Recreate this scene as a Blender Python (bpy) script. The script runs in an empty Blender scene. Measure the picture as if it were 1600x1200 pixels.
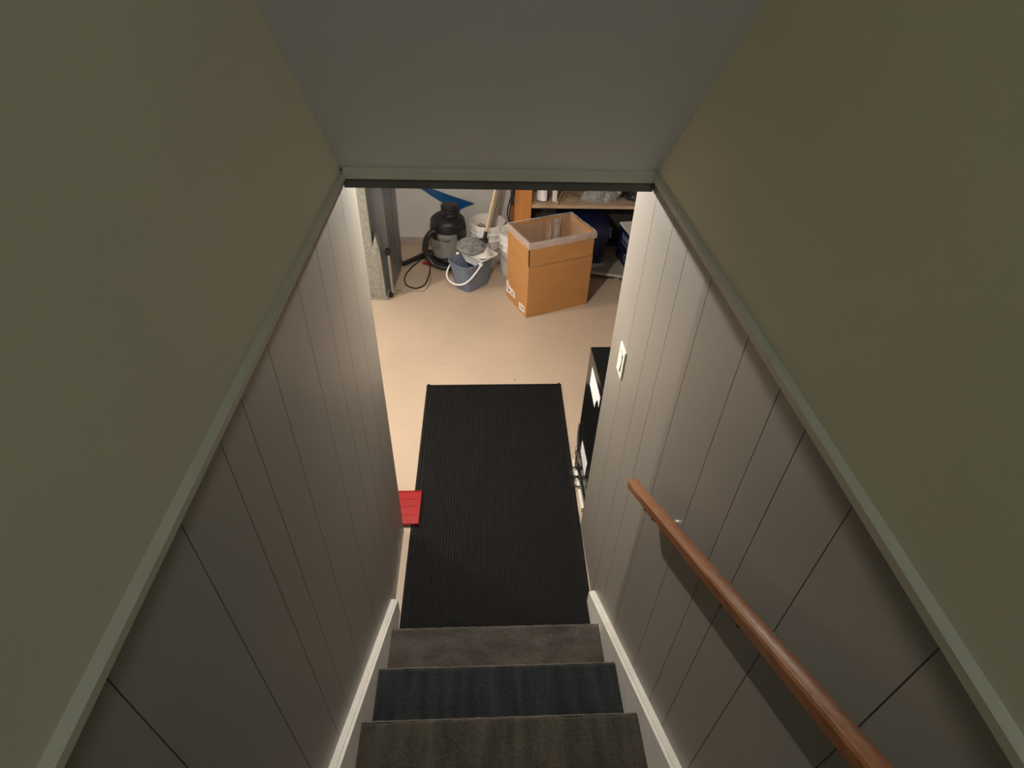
import bpy, bmesh, math, random
from mathutils import Vector, Matrix, Euler
from mathutils import noise as mnoise
random.seed(7)
S = bpy.context.scene
COL = S.collection
PI = math.pi

# ---------------------------------------------------------------- camera
F, PITCH, YAW, ROLL = 915.089, 0.690233653, 0.0680187319, 0.0398589207
CAMX, CAMH = -0.0585, 2.52738
cp, sp = math.cos(PITCH), math.sin(PITCH)
fw = Vector((math.sin(YAW) * cp, math.cos(YAW) * cp, -sp))
r0 = Vector((math.cos(YAW), -math.sin(YAW), 0)); u0 = r0.cross(fw)
r1 = math.cos(ROLL) * r0 + math.sin(ROLL) * u0
u1 = -math.sin(ROLL) * r0 + math.cos(ROLL) * u0
cam = bpy.data.cameras.new('camera'); cam_ob = bpy.data.objects.new('camera', cam); COL.objects.link(cam_ob)
cam.sensor_width = 36.0; cam.sensor_fit = 'HORIZONTAL'; cam.lens = F * 36.0 / 1600.0
cam.clip_start = 0.02; cam.clip_end = 60
mw = Matrix((r1, u1, -fw)).transposed().to_4x4(); mw.translation = Vector((CAMX, 0, CAMH))
cam_ob.matrix_world = mw
S.camera = cam_ob

# ---------------------------------------------------------------- world, lights, exposure
w = bpy.data.worlds.new('world'); S.world = w; w.use_nodes = True
w.node_tree.nodes['Background'].inputs[0].default_value = (0.5, 0.55, 0.6, 1)
w.node_tree.nodes['Background'].inputs[1].default_value = 0.0

def light(name, kind, loc, energy, color, size=0.05, rot=(0, 0, 0), size_y=None):
    l = bpy.data.lights.new(name, kind); l.energy = energy; l.color = color
    if kind == 'AREA':
        l.size = size
        if size_y: l.shape = 'RECTANGLE'; l.size_y = size_y
    else:
        l.shadow_soft_size = size
    o = bpy.data.objects.new(name, l); COL.objects.link(o); o.location = loc; o.rotation_euler = rot
    return o
light('basement_bulb', 'POINT', (-0.20, 2.38, 1.873), 78.0, (1.0, 0.95, 0.87), 0.010)
light('basement_far_bulb', 'POINT', (-2.15, 3.14, 1.86), 95.0, (1.0, 0.95, 0.87), 0.012)
light('hallway_light', 'AREA', (0.25, -1.75, 4.3), 14.5, (0.86, 1.0, 1.08), 0.6, (math.radians(38), 0, 0), 0.6)
S.view_settings.view_transform = 'Standard'
S.view_settings.look = 'None'
S.view_settings.exposure = 0.0
S.view_settings.gamma = 1.0
S.view_settings.use_curve_mapping = False
S.cycles.max_bounces = 10
S.cycles.diffuse_bounces = 6
S.cycles.transparent_max_bounces = 16
S.cycles.use_denoising = True

# ---------------------------------------------------------------- materials
def M(name, col, rough=0.6, metal=0.0, var=0.08, vscale=6.0, bump=0.0, bscale=80.0, stretch=(1, 1, 1), col2=None, spec=0.5, detail=4.0, coat=0.0):
    m = bpy.data.materials.new(name); m.use_nodes = True
    nt = m.node_tree; N = nt.nodes; Lk = nt.links
    b = N['Principled BSDF']
    b.inputs['Roughness'].default_value = rough; b.inputs['Metallic'].default_value = metal
    b.inputs['Specular IOR Level'].default_value = spec
    b.inputs['Coat Weight'].default_value = coat
    tc = N.new('ShaderNodeTexCoord'); mp = N.new('ShaderNodeMapping'); mp.inputs['Scale'].default_value = stretch
    Lk.new(tc.outputs['Object'], mp.inputs['Vector'])
    nz = N.new('ShaderNodeTexNoise'); nz.inputs['Scale'].default_value = vscale; nz.inputs['Detail'].default_value = detail
    Lk.new(mp.outputs[0], nz.inputs['Vector'])
    rp = N.new('ShaderNodeValToRGB')
    rp.color_ramp.elements[0].position = 0.3; rp.color_ramp.elements[1].position = 0.7
    c2 = col2 or tuple(min(1, c * (1 + var)) for c in col)
    c1 = tuple(c * (1 - var) for c in col) if not col2 else col
    rp.color_ramp.elements[0].color = (*c1, 1); rp.color_ramp.elements[1].color = (*c2, 1)
    Lk.new(nz.outputs['Fac'], rp.inputs['Fac']); Lk.new(rp.outputs['Color'], b.inputs['Base Color'])
    if bump:
        n2 = N.new('ShaderNodeTexNoise'); n2.inputs['Scale'].default_value = bscale; n2.inputs['Detail'].default_value = 3
        Lk.new(mp.outputs[0], n2.inputs['Vector'])
        bp = N.new('ShaderNodeBump'); bp.inputs['Strength'].default_value = bump; bp.inputs['Distance'].default_value = 0.004
        Lk.new(n2.outputs['Fac'], bp.inputs['Height']); Lk.new(bp.outputs['Normal'], b.inputs['Normal'])
    return m

def film(name, col, opacity, rough=0.12, lo=0.55, hi=1.45):
    m = bpy.data.materials.new(name); m.use_nodes = True
    nt = m.node_tree; N = nt.nodes; Lk = nt.links
    b = N['Principled BSDF']; b.inputs['Base Color'].default_value = (*col, 1); b.inputs['Roughness'].default_value = rough
    t = N.new('ShaderNodeBsdfTransparent'); mx = N.new('ShaderNodeMixShader')
    nz = N.new('ShaderNodeTexNoise'); nz.inputs['Scale'].default_value = 14
    tc = N.new('ShaderNodeTexCoord'); Lk.new(tc.outputs['Object'], nz.inputs['Vector'])
    mr = N.new('ShaderNodeMapRange'); mr.inputs['To Min'].default_value = opacity * lo; mr.inputs['To Max'].default_value = min(1, opacity * hi)
    mr.inputs['From Min'].default_value = 0.3; mr.inputs['From Max'].default_value = 0.7
    Lk.new(nz.outputs['Fac'], mr.inputs['Value']); Lk.new(mr.outputs[0], mx.inputs['Fac'])
    Lk.new(t.outputs[0], mx.inputs[1]); Lk.new(b.outputs[0], mx.inputs[2])
    Lk.new(mx.outputs[0], N['Material Output'].inputs['Surface'])
    return m

mt = {}
mt['panel'] = M('panel_paint', (0.236, 0.216, 0.189), 0.42, var=0.04, vscale=2.5, bump=0.04, bscale=40)
mt['upper'] = M('plaster_paint', (0.67, 0.635, 0.49), 0.7, var=0.05, vscale=1.5, bump=0.05, bscale=120)
mt['slope'] = M('ceiling_paint', (0.64, 0.66, 0.66), 0.7, var=0.04, vscale=1.5, bump=0.05, bscale=120)
mt['trim'] = M('trim_paint', (0.55, 0.52, 0.42), 0.5, var=0.05, vscale=8)
mt['shadetrim'] = M('header_shade_tone', (0.10, 0.098, 0.085), 0.6, var=0.15, vscale=9)  # header face below the lip: its shade is put into the colour
mt['skirt'] = M('skirt_paint', (0.74, 0.72, 0.67), 0.4, var=0.06, vscale=14)
mt['bwall'] = M('basement_wall_paint', (0.62, 0.61, 0.59), 0.8, var=0.06, vscale=3, bump=0.15, bscale=30)
mt['bdark'] = M('dark_wall', (0.05, 0.045, 0.04), 0.9, var=0.2, vscale=5)
mt['bceil'] = M('joist_ceiling', (0.42, 0.36, 0.29), 0.85, var=0.15, vscale=4)
mt['floor'] = M('beige_floor_paint', (0.50, 0.395, 0.30), 0.42, var=0.05, vscale=2.2, bump=0.05, bscale=25, detail=8)
mt['foot'] = M('concrete_footing', (0.38, 0.32, 0.27), 0.9, var=0.15, vscale=12, bump=0.3, bscale=40)
mt['mat'] = M('black_rubber', (0.005, 0.005, 0.005), 0.8, spec=0.25, var=0.3, vscale=18, bump=0.15, bscale=200)
mt['black'] = M('gloss_black', (0.005, 0.006, 0.006), 0.2, var=0.1, vscale=5, spec=0.22)
mt['blackm'] = M('matt_black_plastic', (0.014, 0.014, 0.015), 0.45, var=0.15, vscale=15)
mt['rail'] = M('varnished_wood', (0.20, 0.072, 0.023), 0.3, vscale=9, stretch=(14, 1.5, 8), col2=(0.31, 0.125, 0.044), bump=0.05, bscale=30, coat=0.3)
mt['brass'] = M('dark_metal', (0.10, 0.09, 0.08), 0.35, 1.0)
mt['steel'] = M('bright_metal', (0.62, 0.62, 0.60), 0.3, 1.0)
mt['white'] = M('white_plastic', (0.80, 0.79, 0.76), 0.35, var=0.03)
mt['pail'] = M('pail_plastic', (0.76, 0.73, 0.71), 0.4, var=0.05, vscale=10)
mt['ivory'] = M('ivory_plastic', (0.80, 0.78, 0.70), 0.35, var=0.02)
mt['red'] = M('red_plastic', (0.30, 0.004, 0.007), 0.4, var=0.08, vscale=9)
mt['card'] = M('cardboard', (0.45, 0.215, 0.070), 0.85, var=0.07, vscale=4, bump=0.05, bscale=40, stretch=(1, 1, 3))
mt['cardin'] = M('cardboard_inner', (0.42, 0.24, 0.115), 0.85, var=0.08, vscale=5)
mt['label'] = M('label_paper', (0.80, 0.70, 0.66), 0.6, var=0.03)
mt['ink'] = M('label_ink', (0.02, 0.02, 0.02), 0.7)
mt['film'] = film('clear_plastic_film', (0.50, 0.47, 0.44), 0.24, 0.07)
mt['filmband'] = film('folded_plastic_film', (0.74, 0.75, 0.78), 0.36, 0.14, 0.85, 1.15)
mt['filmfold'] = film('glossy_plastic_fold', (0.55, 0.52, 0.50), 0.22, 0.06)
mt['bag'] = film('crinkled_clear_plastic', (0.62, 0.64, 0.63), 0.26, 0.10)
mt['navytub'] = M('slate_blue_plastic', (0.15, 0.185, 0.25), 0.38, var=0.06, vscale=6)
mt['navyc'] = M('navy_plastic', (0.007, 0.010, 0.045), 0.4, var=0.1)
mt['navybox'] = M('navy_print', (0.010, 0.012, 0.06), 0.5, var=0.1)
mt['blue'] = M('blue_plastic', (0.006, 0.085, 0.25), 0.35, var=0.08, vscale=5)
mt['tank'] = M('silver_grey_plastic', (0.27, 0.27, 0.255), 0.4, var=0.05)
mt['hose'] = M('hose_black', (0.018, 0.018, 0.017), 0.4)
mt['galv'] = M('galvanised_steel', (0.27, 0.29, 0.27), 0.42, 0.7, vscale=55, col2=(0.43, 0.45, 0.42), bump=0.08, bscale=18)
mt['furn'] = M('grey_furnace_enamel', (0.115, 0.121, 0.126), 0.28, 0.0, var=0.06, vscale=3)
mt['mop'] = M('grey_mop_yarn', (0.17, 0.18, 0.18), 0.9, vscale=40, col2=(0.30, 0.31, 0.30))
mt['stick'] = M('pale_wood', (0.50, 0.38, 0.24), 0.5, vscale=8, stretch=(12, 12, 1), col2=(0.62, 0.50, 0.34))
mt['alum'] = M('dull_aluminium', (0.42, 0.40, 0.36), 0.4, 0.6)
mt['post'] = M('orange_pine', (0.50, 0.19, 0.045), 0.5, vscale=5, stretch=(14, 14, 1), col2=(0.58, 0.24, 0.07))
mt['shelf'] = M('shelf_board', (0.42, 0.29, 0.18), 0.7, vscale=6, stretch=(1.2, 12, 12), col2=(0.55, 0.40, 0.27))
mt['plat'] = M('grey_board', (0.27, 0.25, 0.22), 0.75, var=0.12, vscale=5)
mt['platedge'] = M('board_edge', (0.50, 0.46, 0.38), 0.7, var=0.12, vscale=12)
mt['brown'] = M('brown_paper', (0.36, 0.25, 0.15), 0.85, var=0.15, vscale=9, bump=0.3, bscale=20)
mt['paper'] = M('white_paper', (0.82, 0.83, 0.86), 0.7, var=0.02)
mt['printblue'] = M('pale_blue_print', (0.30, 0.33, 0.48), 0.6, var=0.05)
mt['groove'] = M('switch_gap', (0.10, 0.09, 0.08), 0.7)

def carpet(name, c1, c2, streak):
    m = M(name, c1, 0.95, var=0.1, spec=0.1)
    nt = m.node_tree; N = nt.nodes; Lk = nt.links; b = N['Principled BSDF']
    b.inputs['Sheen Weight'].default_value = 0.25
    tc = N.new('ShaderNodeTexCoord')
    mp = N.new('ShaderNodeMapping'); mp.inputs['Scale'].default_value = streak
    Lk.new(tc.outputs['Object'], mp.inputs['Vector'])
    n1 = N.new('ShaderNodeTexNoise'); n1.inputs['Scale'].default_value = 5; n1.inputs['Detail'].default_value = 6; n1.inputs['Roughness'].default_value = 0.65
    n2 = N.new('ShaderNodeTexNoise'); n2.inputs['Scale'].default_value = 320; n2.inputs['Detail'].default_value = 2
    Lk.new(mp.outputs[0], n1.inputs['Vector']); Lk.new(tc.outputs['Object'], n2.inputs['Vector'])
    ad = N.new('ShaderNodeMath'); ad.operation = 'MULTIPLY_ADD'; ad.inputs[1].default_value = 0.75
    ml = N.new('ShaderNodeMath'); ml.operation = 'MULTIPLY'; ml.inputs[1].default_value = 0.75
    Lk.new(n2.outputs['Fac'], ml.inputs[0]); Lk.new(n1.outputs['Fac'], ad.inputs[0]); Lk.new(ml.outputs[0], ad.inputs[2])
    rp = N.new('ShaderNodeValToRGB'); rp.color_ramp.elements[0].position = 0.62; rp.color_ramp.elements[1].position = 0.92
    rp.color_ramp.elements[0].color = (*c1, 1); rp.color_ramp.elements[1].color = (*c2, 1)
    Lk.new(ad.outputs[0], rp.inputs['Fac']); Lk.new(rp.outputs['Color'], b.inputs['Base Color'])
    bp = N.new('ShaderNodeBump'); bp.inputs['Strength'].default_value = 0.7; bp.inputs['Distance'].default_value = 0.004
    Lk.new(n2.outputs['Fac'], bp.inputs['Height']); Lk.new(bp.outputs['Normal'], b.inputs['Normal'])
    return m
mt['carpet_brown'] = carpet('brown_grey_carpet', (0.036, 0.032, 0.027), (0.115, 0.102, 0.090), (1.0, 2.2, 1))
mt['carpet_worn'] = carpet('worn_carpet_edge', (0.10, 0.088, 0.072), (0.22, 0.19, 0.155), (4, 1, 1))
mt['carpet_navy'] = carpet('charcoal_navy_carpet', (0.010, 0.012, 0.014), (0.034, 0.039, 0.043), (5, 0.7, 1))
mt['carpet_olive'] = carpet('olive_brown_carpet', (0.032, 0.028, 0.020), (0.090, 0.080, 0.062), (4, 0.8, 1))

# floor specks and scuffs
def floor_specks():
    m = mt['floor']; nt = m.node_tree; N = nt.nodes; Lk = nt.links; b = N['Principled BSDF']
    src = b.inputs['Base Color'].links[0].from_socket
    tc = N.new('ShaderNodeTexCoord')
    v = N.new('ShaderNodeTexVoronoi'); v.inputs['Scale'].default_value = 5.0; Lk.new(tc.outputs['Object'], v.inputs['Vector'])
    lt = N.new('ShaderNodeMath'); lt.operation = 'LESS_THAN'; lt.inputs[1].default_value = 0.035
    Lk.new(v.outputs['Distance'], lt.inputs[0])
    mp = N.new('ShaderNodeMapping'); mp.inputs['Scale'].default_value = (1.2, 5, 1); Lk.new(tc.outputs['Object'], mp.inputs['Vector'])
    n = N.new('ShaderNodeTexNoise'); n.inputs['Scale'].default_value = 3.2; n.inputs['Detail'].default_value = 7; Lk.new(mp.outputs[0], n.inputs['Vector'])
    rp = N.new('ShaderNodeValToRGB'); rp.color_ramp.elements[0].position = 0.60; rp.color_ramp.elements[1].position = 0.74
    rp.color_ramp.elements[0].color = (0, 0, 0, 1); rp.color_ramp.elements[1].color = (0.25, 0.25, 0.25, 1)
    Lk.new(n.outputs['Fac'], rp.inputs['Fac'])
    mx = N.new('ShaderNodeMixRGB'); mx.inputs['Color2'].default_value = (0.36, 0.28, 0.20, 1)
    Lk.new(rp.outputs['Color'], mx.inputs['Fac']); Lk.new(src, mx.inputs['Color1'])
    m2 = N.new('ShaderNodeMixRGB'); m2.inputs['Color2'].default_value = (0.22, 0.18, 0.14, 1)
    Lk.new(lt.outputs[0], m2.inputs['Fac']); Lk.new(mx.outputs[0], m2.inputs['Color1']); Lk.new(m2.outputs[0], b.inputs['Base Color'])
floor_specks()

# ---------------------------------------------------------------- mesh helpers (all in world coordinates)
class B:
    def __init__(s, X=None): s.bm = bmesh.new(); s.X = X or Matrix.Identity(4)
    def v(s, p): return s.bm.verts.new(s.X @ Vector(p))
    def f(s, vs):
        try: return s.bm.faces.new(vs)
        except ValueError: return None
    def box(s, x0, x1, y0, y1, z0, z1, bev=0.0, seg=2, R=None):
        t = bmesh.new()
        bmesh.ops.create_cube(t, size=1.0)
        for q in t.verts:
            q.co = Vector(((x0 + x1) / 2 + q.co.x * (x1 - x0), (y0 + y1) / 2 + q.co.y * (y1 - y0), (z0 + z1) / 2 + q.co.z * (z1 - z0)))
        if bev: bmesh.ops.bevel(t, geom=t.edges[:], offset=bev, segments=seg, affect='EDGES', profile=0.5)
        return s.add(t, R)
    def add(s, t, R=None):
        mp = {}
        for q in t.verts:
            c = R @ q.co if R else q.co
            mp[q] = s.v(c)
        for fa in t.faces: s.f([mp[q] for q in fa.verts])
        t.free(); return s
    def prism(s, poly, a0, a1, axis='x'):
        def pt(p, a):
            return {'x': (a, p[0], p[1]), 'y': (p[0], a, p[1]), 'z': (p[0], p[1], a)}[axis]
        A = [s.v(pt(p, a0)) for p in poly]; C = [s.v(pt(p, a1)) for p in poly]
        n = len(poly); s.f(A[::-1]); s.f(C)
        for i in range(n): s.f([A[i], A[(i + 1) % n], C[(i + 1) % n], C[i]])
        return s
    def loft(s, rings, caps=True, closed=True):
        V = [[s.v(p) for p in r] for r in rings]; n = len(V[0])
        for a, b in zip(V, V[1:]):
            for i in range(n if closed else n - 1): s.f([a[i], a[(i + 1) % n], b[(i + 1) % n], b[i]])
        if caps: s.f(V[0][::-1]); s.f(V[-1])
        return s
    def tube(s, pts, r, n=8, taper=None):
        pts = [Vector(p) for p in pts]; rings = []
        up = Vector((0, 0, 1))
        prev = None
        for i, p in enumerate(pts):
            d = (pts[min(i + 1, len(pts) - 1)] - pts[max(i - 1, 0)]).normalized()
            if prev is None:
                a = d.cross(up)
                if a.length < 1e-3: a = d.cross(Vector((1, 0, 0)))
                a.normalize()
            else:
                a = (prev - d * prev.dot(d)); a.normalize()
            prev = a; c = d.cross(a)
            rr = taper[i] if taper else r
            rings.append([p + rr * (math.cos(2 * PI * k / n) * a + math.sin(2 * PI * k / n) * c) for k in range(n)])
        return s.loft(rings)
    def lathe(s, prof, cx, cy, n=40, caps=True, cz=0):
        return s.loft([[(cx + r * math.cos(2 * PI * k / n), cy + r * math.sin(2 * PI * k / n), cz + z) for k in range(n)] for r, z in prof], caps)
    def grid(s, fn, nu, nv):
        V = [[s.v(fn(i / nu, j / nv)) for j in range(nv + 1)] for i in range(nu + 1)]
        for i in range(nu):
            for j in range(nv): s.f([V[i][j], V[i + 1][j], V[i + 1][j + 1], V[i][j + 1]])
        return s

def smooth_path(pts, k=8):
    P = [Vector(p) for p in pts]; out = []
    for i in range(len(P) - 1):
        p0, p1, p2, p3 = P[max(i - 1, 0)], P[i], P[i + 1], P[min(i + 2, len(P) - 1)]
        for j in range(k):
            t = j / k
            out.append(0.5 * ((2 * p1) + (-p0 + p2) * t + (2 * p0 - 5 * p1 + 4 * p2 - p3) * t * t + (-p0 + 3 * p1 - 3 * p2 + p3) * t ** 3))
    out.append(P[-1]); return out

def origin_of(o):
    c = Vector((0, 0, 0))
    while o: c += o.location; o = o.parent
    return c
def obj(name, b, m, parent=None, smooth=False, loc=None, angle=40, solid=0):
    bm = b.bm
    bmesh.ops.recalc_face_normals(bm, faces=bm.faces[:])
    org = origin_of(parent) if parent else (Vector(loc) if loc else Vector((0, 0, 0)))
    for q in bm.verts: q.co -= org
    me = bpy.data.meshes.new(name); bm.to_mesh(me); bm.free()
    me.materials.append(mt[m] if isinstance(m, str) else m)
    if smooth:
        for p in me.polygons: p.use_smooth = True
        try: me.set_sharp_from_angle(angle=math.radians(angle))
        except Exception: pass
    o = bpy.data.objects.new(name, me); COL.objects.link(o)
    if parent: o.parent = parent
    else: o.location = org
    if solid:
        sm = o.modifiers.new('thickness', 'SOLIDIFY'); sm.thickness = solid; sm.offset = 0
    return o
def struct(name, b, m, **k):
    o = obj(name, b, m, **k); o['kind'] = 'structure'; return o
def thing(name, label, cat, loc, group=None):
    o = bpy.data.objects.new(name, None); COL.objects.link(o); o.location = loc
    o.empty_display_size = 0.05
    o['label'] = label; o['category'] = cat
    if group: o['group'] = group
    return o
def tag(o, label, cat, group=None):
    o['label'] = label; o['category'] = cat
    if group: o['group'] = group
    return o
def text_mesh(b, txt, size, T, extrude=0.0006, bend=None):
    c = bpy.data.curves.new('t', 'FONT'); c.body = txt; c.size = size; c.extrude = extrude; c.offset = 0.018 * size
    o = bpy.data.objects.new('t', c); COL.objects.link(o)
    dg = bpy.context.evaluated_depsgraph_get()
    me = bpy.data.meshes.new_from_object(o.evaluated_get(dg))
    t = bmesh.new(); t.from_mesh(me)
    if bend:
        for q in t.verts: q.co = bend(q.co)
        b.add(t)
    else: b.add(t, T)
    bpy.data.objects.remove(o); bpy.data.curves.remove(c); bpy.data.meshes.remove(me)

# ---------------------------------------------------------------- the setting
HW = 0.46
YEND = 1.885
struct('floor', B().box(-3.6, 3.0, -2.6, 5.5, -0.1, 0.0), 'floor')
GR = [1.66, 1.47, 1.33, 1.147, 0.913, 0.757, 0.655, 0.5015, 0.30, 0.111, -0.073, -0.307, -0.462, -0.564, -0.718, -0.9, -1.1, -1.3]
def panel_wall(sx, z1, yend):
    x0 = sx * HW; g = 0.0013; dp = 0.004
    pts = [(x0, -2.4)]
    for y in sorted(GR): pts += [(x0, y - g), (x0 + sx * dp, y - g * 0.5), (x0 + sx * dp, y + g * 0.5), (x0, y + g)]
    pts += [(x0, yend - 0.004), (x0 + sx * 0.004, yend), (x0 + sx * 0.115, yend), (x0 + sx * 0.115, -2.4)]
    return B().prism(pts, 0.0, z1, 'z')
struct('wall_left', panel_wall(-1, 1.904, YEND - 0.012), 'panel')
struct('wall_right', panel_wall(1, 1.914, YEND), 'panel')
struct('wall_left_upper', B().box(-HW - 0.115, -HW + 0.001, -2.4, 1.70, 1.904, 4.7), 'upper')
struct('wall_right_upper', B().box(HW - 0.001, HW + 0.115, -2.4, 1.70, 1.914, 4.7), 'upper')
struct('wall_stair_back', B().box(-0.8, 0.8, -2.5, -2.4, 0, 4.7), 'upper')
# sloping ceiling over the stairs, flat ceiling above it
SL = 1.045
def zs(y): return 1.92 + (1.70 - y) * SL
ytop = 1.70 - (4.7 - 1.92) / SL
struct('ceiling_sloped', B().prism([(1.70, 1.92), (ytop, 4.7), (ytop + 0.15, 4.8), (1.80, 2.05), (1.80, 1.92)], -0.58, 0.58, 'x'), 'slope')
struct('ceiling_upper', B().box(-0.8, 0.8, -2.5, ytop + 0.1, 4.7, 4.8), 'slope')
# header over the opening
struct('trim_1', B().box(-0.455, 0.455, 1.70, 1.80, 1.866, 1.925), 'shadetrim')
struct('trim_2', B().prism([(1.682, 1.899), (1.701, 1.899), (1.701, 1.926), (1.690, 1.930), (1.682, 1.922)], -0.448, 0.448, 'x'), 'trim')
# cap moulding along both side walls
def cap(sx, zb, zt):
    x = sx * HW
    return B().prism([(x, zb), (x - sx * 0.016, zb), (x - sx * 0.016, zt - 0.003), (x - sx * 0.012, zt), (x, zt)], -2.4, 1.735, 'y')
struct('trim_3', cap(-1, 1.898, 1.914), 'trim')
struct('trim_4', cap(1, 1.908, 1.926), 'trim')
# basement shell
struct('wall_back', B().box(-3.6, 3.0, 5.15, 5.3, 0, 2.2), 'bwall')
struct('baseboard_back', B().prism([(5.15, 0), (5.115, 0), (5.12, 0.045), (5.15, 0.06)], -1.2, 0.25, 'x'), 'foot')
struct('wall_far_left', B().box(-3.6, -3.45, 1.4, 5.2, 0, 2.2), 'bwall')
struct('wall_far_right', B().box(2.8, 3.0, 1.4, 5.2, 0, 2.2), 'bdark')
struct('wall_near_left', B().box(-3.6, -HW - 0.10, 1.70, YEND - 0.02, 0, 2.2), 'bwall')
struct('wall_near_right', B().box(HW + 0.10, 3.0, 1.70, YEND - 0.02, 0, 2.2), 'bwall')
struct('ceiling', B().box(-3.6, 3.0, 1.80, 5.3, 2.0, 2.2), 'bceil')
struct('trim_5', B().box(-0.6, 0.6, 1.785, 1.88, 1.87, 2.1), 'bceil')
# stair skirt boards
def skirt(sx, yend):
    o = 0.128 + 0.757 * (1.405 - yend)
    def poly(dz, ye): return [(ye, 0.0), (ye, 0.128 + 0.757 * (1.405 - ye) - dz), (-1.6, 0.128 + 0.757 * 3.005 - dz), (-1.6, 1.9), (0.95, 0.0)]
    b = B()
    b.prism(poly(0.0, yend), sx * (HW + 0.001), sx * (HW - 0.019), 'x')
    b.prism(poly(0.007, yend), sx * (HW - 0.019), sx * (HW - 0.028), 'x')
    return b
struct('baseboard_left', skirt(-1, 1.412), 'skirt')
struct('baseboard_right', skirt(1, 1.448), 'skirt')

# ---------------------------------------------------------------- staircase
RISE, RUN, NOSE0 = 0.18424, 0.2468, 1.2414
st = thing('staircase', 'flight of carpeted steps in mixed brown and charcoal pieces between white skirt boards', 'stairs', (0, 1.2, 0))
kinds = ['carpet_brown', 'carpet_navy', 'carpet_olive', 'carpet_navy']
desc = ['worn brown-grey carpet piece', 'charcoal navy carpet piece', 'olive brown carpet piece', 'charcoal navy carpet piece']
WS = 0.4315
for k in range(10):
    nose = NOSE0 - RUN * k; z = RISE * (k + 1)
    sb = B().box(-WS, WS, nose - RUN - 0.02, nose - 0.022, RISE * k + 0.001, z - 0.030)
    sb.box(-WS, WS, nose - RUN - 0.02, nose - 0.006, z - 0.030, z - 0.006)
    stp = obj('step', sb, 'plat', st)
    prof = [(nose - RUN - 0.02, z)]
    ny = 60 if k < 4 else 4
    for j in range(1, ny + 1): prof.append((nose - RUN - 0.02 + (RUN + 0.008) * j / ny, z))
    for j in range(1, 7):
        a = PI / 2 * (1 - j / 6); prof.append((nose - 0.012 + 0.012 * math.cos(a), z - 0.012 + 0.012 * math.sin(a)))
    prof += [(nose, z - 0.03), (nose - 0.006, z - 0.042), (nose - 0.018, z - 0.042)]
    nx = 190 if k < 4 else 6
    rnd = random.Random(k)
    amp = 0.0014 if k < 4 else 0
    cb = B(); V = []
    for i in range(nx + 1):
        x = -WS + 2 * WS * i / nx
        wob = 0.0018 * math.sin(x * 9 + k) + 0.0008 * math.sin(x * 31 + 2 * k)
        V.append([cb.v((x, y + (rnd.uniform(-amp, amp) + wob if j > ny else 0), zz + (rnd.uniform(-amp, amp) if 0 < j < len(prof) - 3 else 0))) for j, (y, zz) in enumerate(prof)])
    for i in range(nx):
        for j in range(len(prof) - 1): cb.f([V[i][j], V[i + 1][j], V[i + 1][j + 1], V[i][j + 1]])
    c = obj('carpet', cb, kinds[k % 4], stp, smooth=True, angle=80)
    c['label'] = desc[k % 4]
    if k < 4:
        pts = [(-WS + 2 * WS * i / 60, nose + 0.0005 * math.sin(i * 1.7 + k), z - 0.0065 + 0.0008 * math.sin(i * 0.9 + 2 * k)) for i in range(61)]
        obj('carpet_edge', B().tube(pts, 0.0036, 6), 'carpet_worn', stp, smooth=True)['label'] = 'worn pale edge of the carpet'

# ---------------------------------------------------------------- handrail
RSL = 0.622
ra = thing('handrail', 'varnished brown wooden handrail running down the right wall', 'handrail', (0.39, 1.12, 1.19))
def rail_ring(y):
    z0 = 1.176 + RSL * (1.135 - y); x0, x1, h = 0.377, 0.409, 0.040
    c = 0.009; pts = [(x0, c), (x0 + c * 0.7, 0.0), (x1 - c * 0.7, 0.0), (x1, c), (x1, h - c), (x1 - c * 0.35, h - c * 0.35), (x1 - c, h), (x0 + c, h), (x0 + c * 0.35, h - c * 0.35), (x0, h - c)]
    return [(x, y, z0 + z) for x, z in pts]
def rail_end():
    # end cut square to the slope
    return [(x, y + RSL * (z - (1.176 + RSL * (1.135 - y))) * 0.35, z) for x, y, z in rail_ring(1.135)]
obj('rail', B().loft([rail_end()] + [rail_ring(1.10 - 0.1 * i) for i in range(22)]), 'rail', ra, smooth=True, angle=30)
for yb, dy, dz in ((0.965, -0.03, -0.025), (0.53, 0.05, -0.080), (-0.35, 0.05, -0.080)):
    zb = 1.176 + RSL * (1.135 - yb)
    b = B(Matrix.Translation((0.459, yb + dy, zb + dz)) @ Matrix.Rotation(PI / 2, 4, 'Y'))
    b.lathe([(0.001, -0.008), (0.016 if dy < 0 else 0.008, -0.008), (0.021 if dy < 0 else 0.011, -0.004), (0.022 if dy < 0 else 0.012, 0.002)], 0, 0, 20)
    b.X = Matrix.Identity(4)
    b.tube(smooth_path([(0.455, yb + dy, zb + dz), (0.43, yb + dy * 0.7, zb + dz - 0.007), (0.405, yb, zb - 0.022), (0.393, yb + 0.005, zb + 0.001)], 6), 0.006, 10)
    obj('bracket', b, 'steel' if dy < 0 else 'brass', ra, smooth=True)
    b = B()
    for sgn in (-1, 1):
        y0 = yb + sgn * 0.03; z0 = 1.176 + RSL * (1.135 - y0)
        b.lathe([(0.0005, -0.006), (0.005, -0.005), (0.006, 0.003)], 0.388, y0, 10, cz=z0 - 0.001)
    b.tube([(0.392, yb + 0.04, zb - RSL * 0.04 - 0.002), (0.392, yb - 0.04, zb + RSL * 0.04 - 0.002)], 0.007, 8)
    obj('mounting_plate', b, 'brass', ra)

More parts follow.
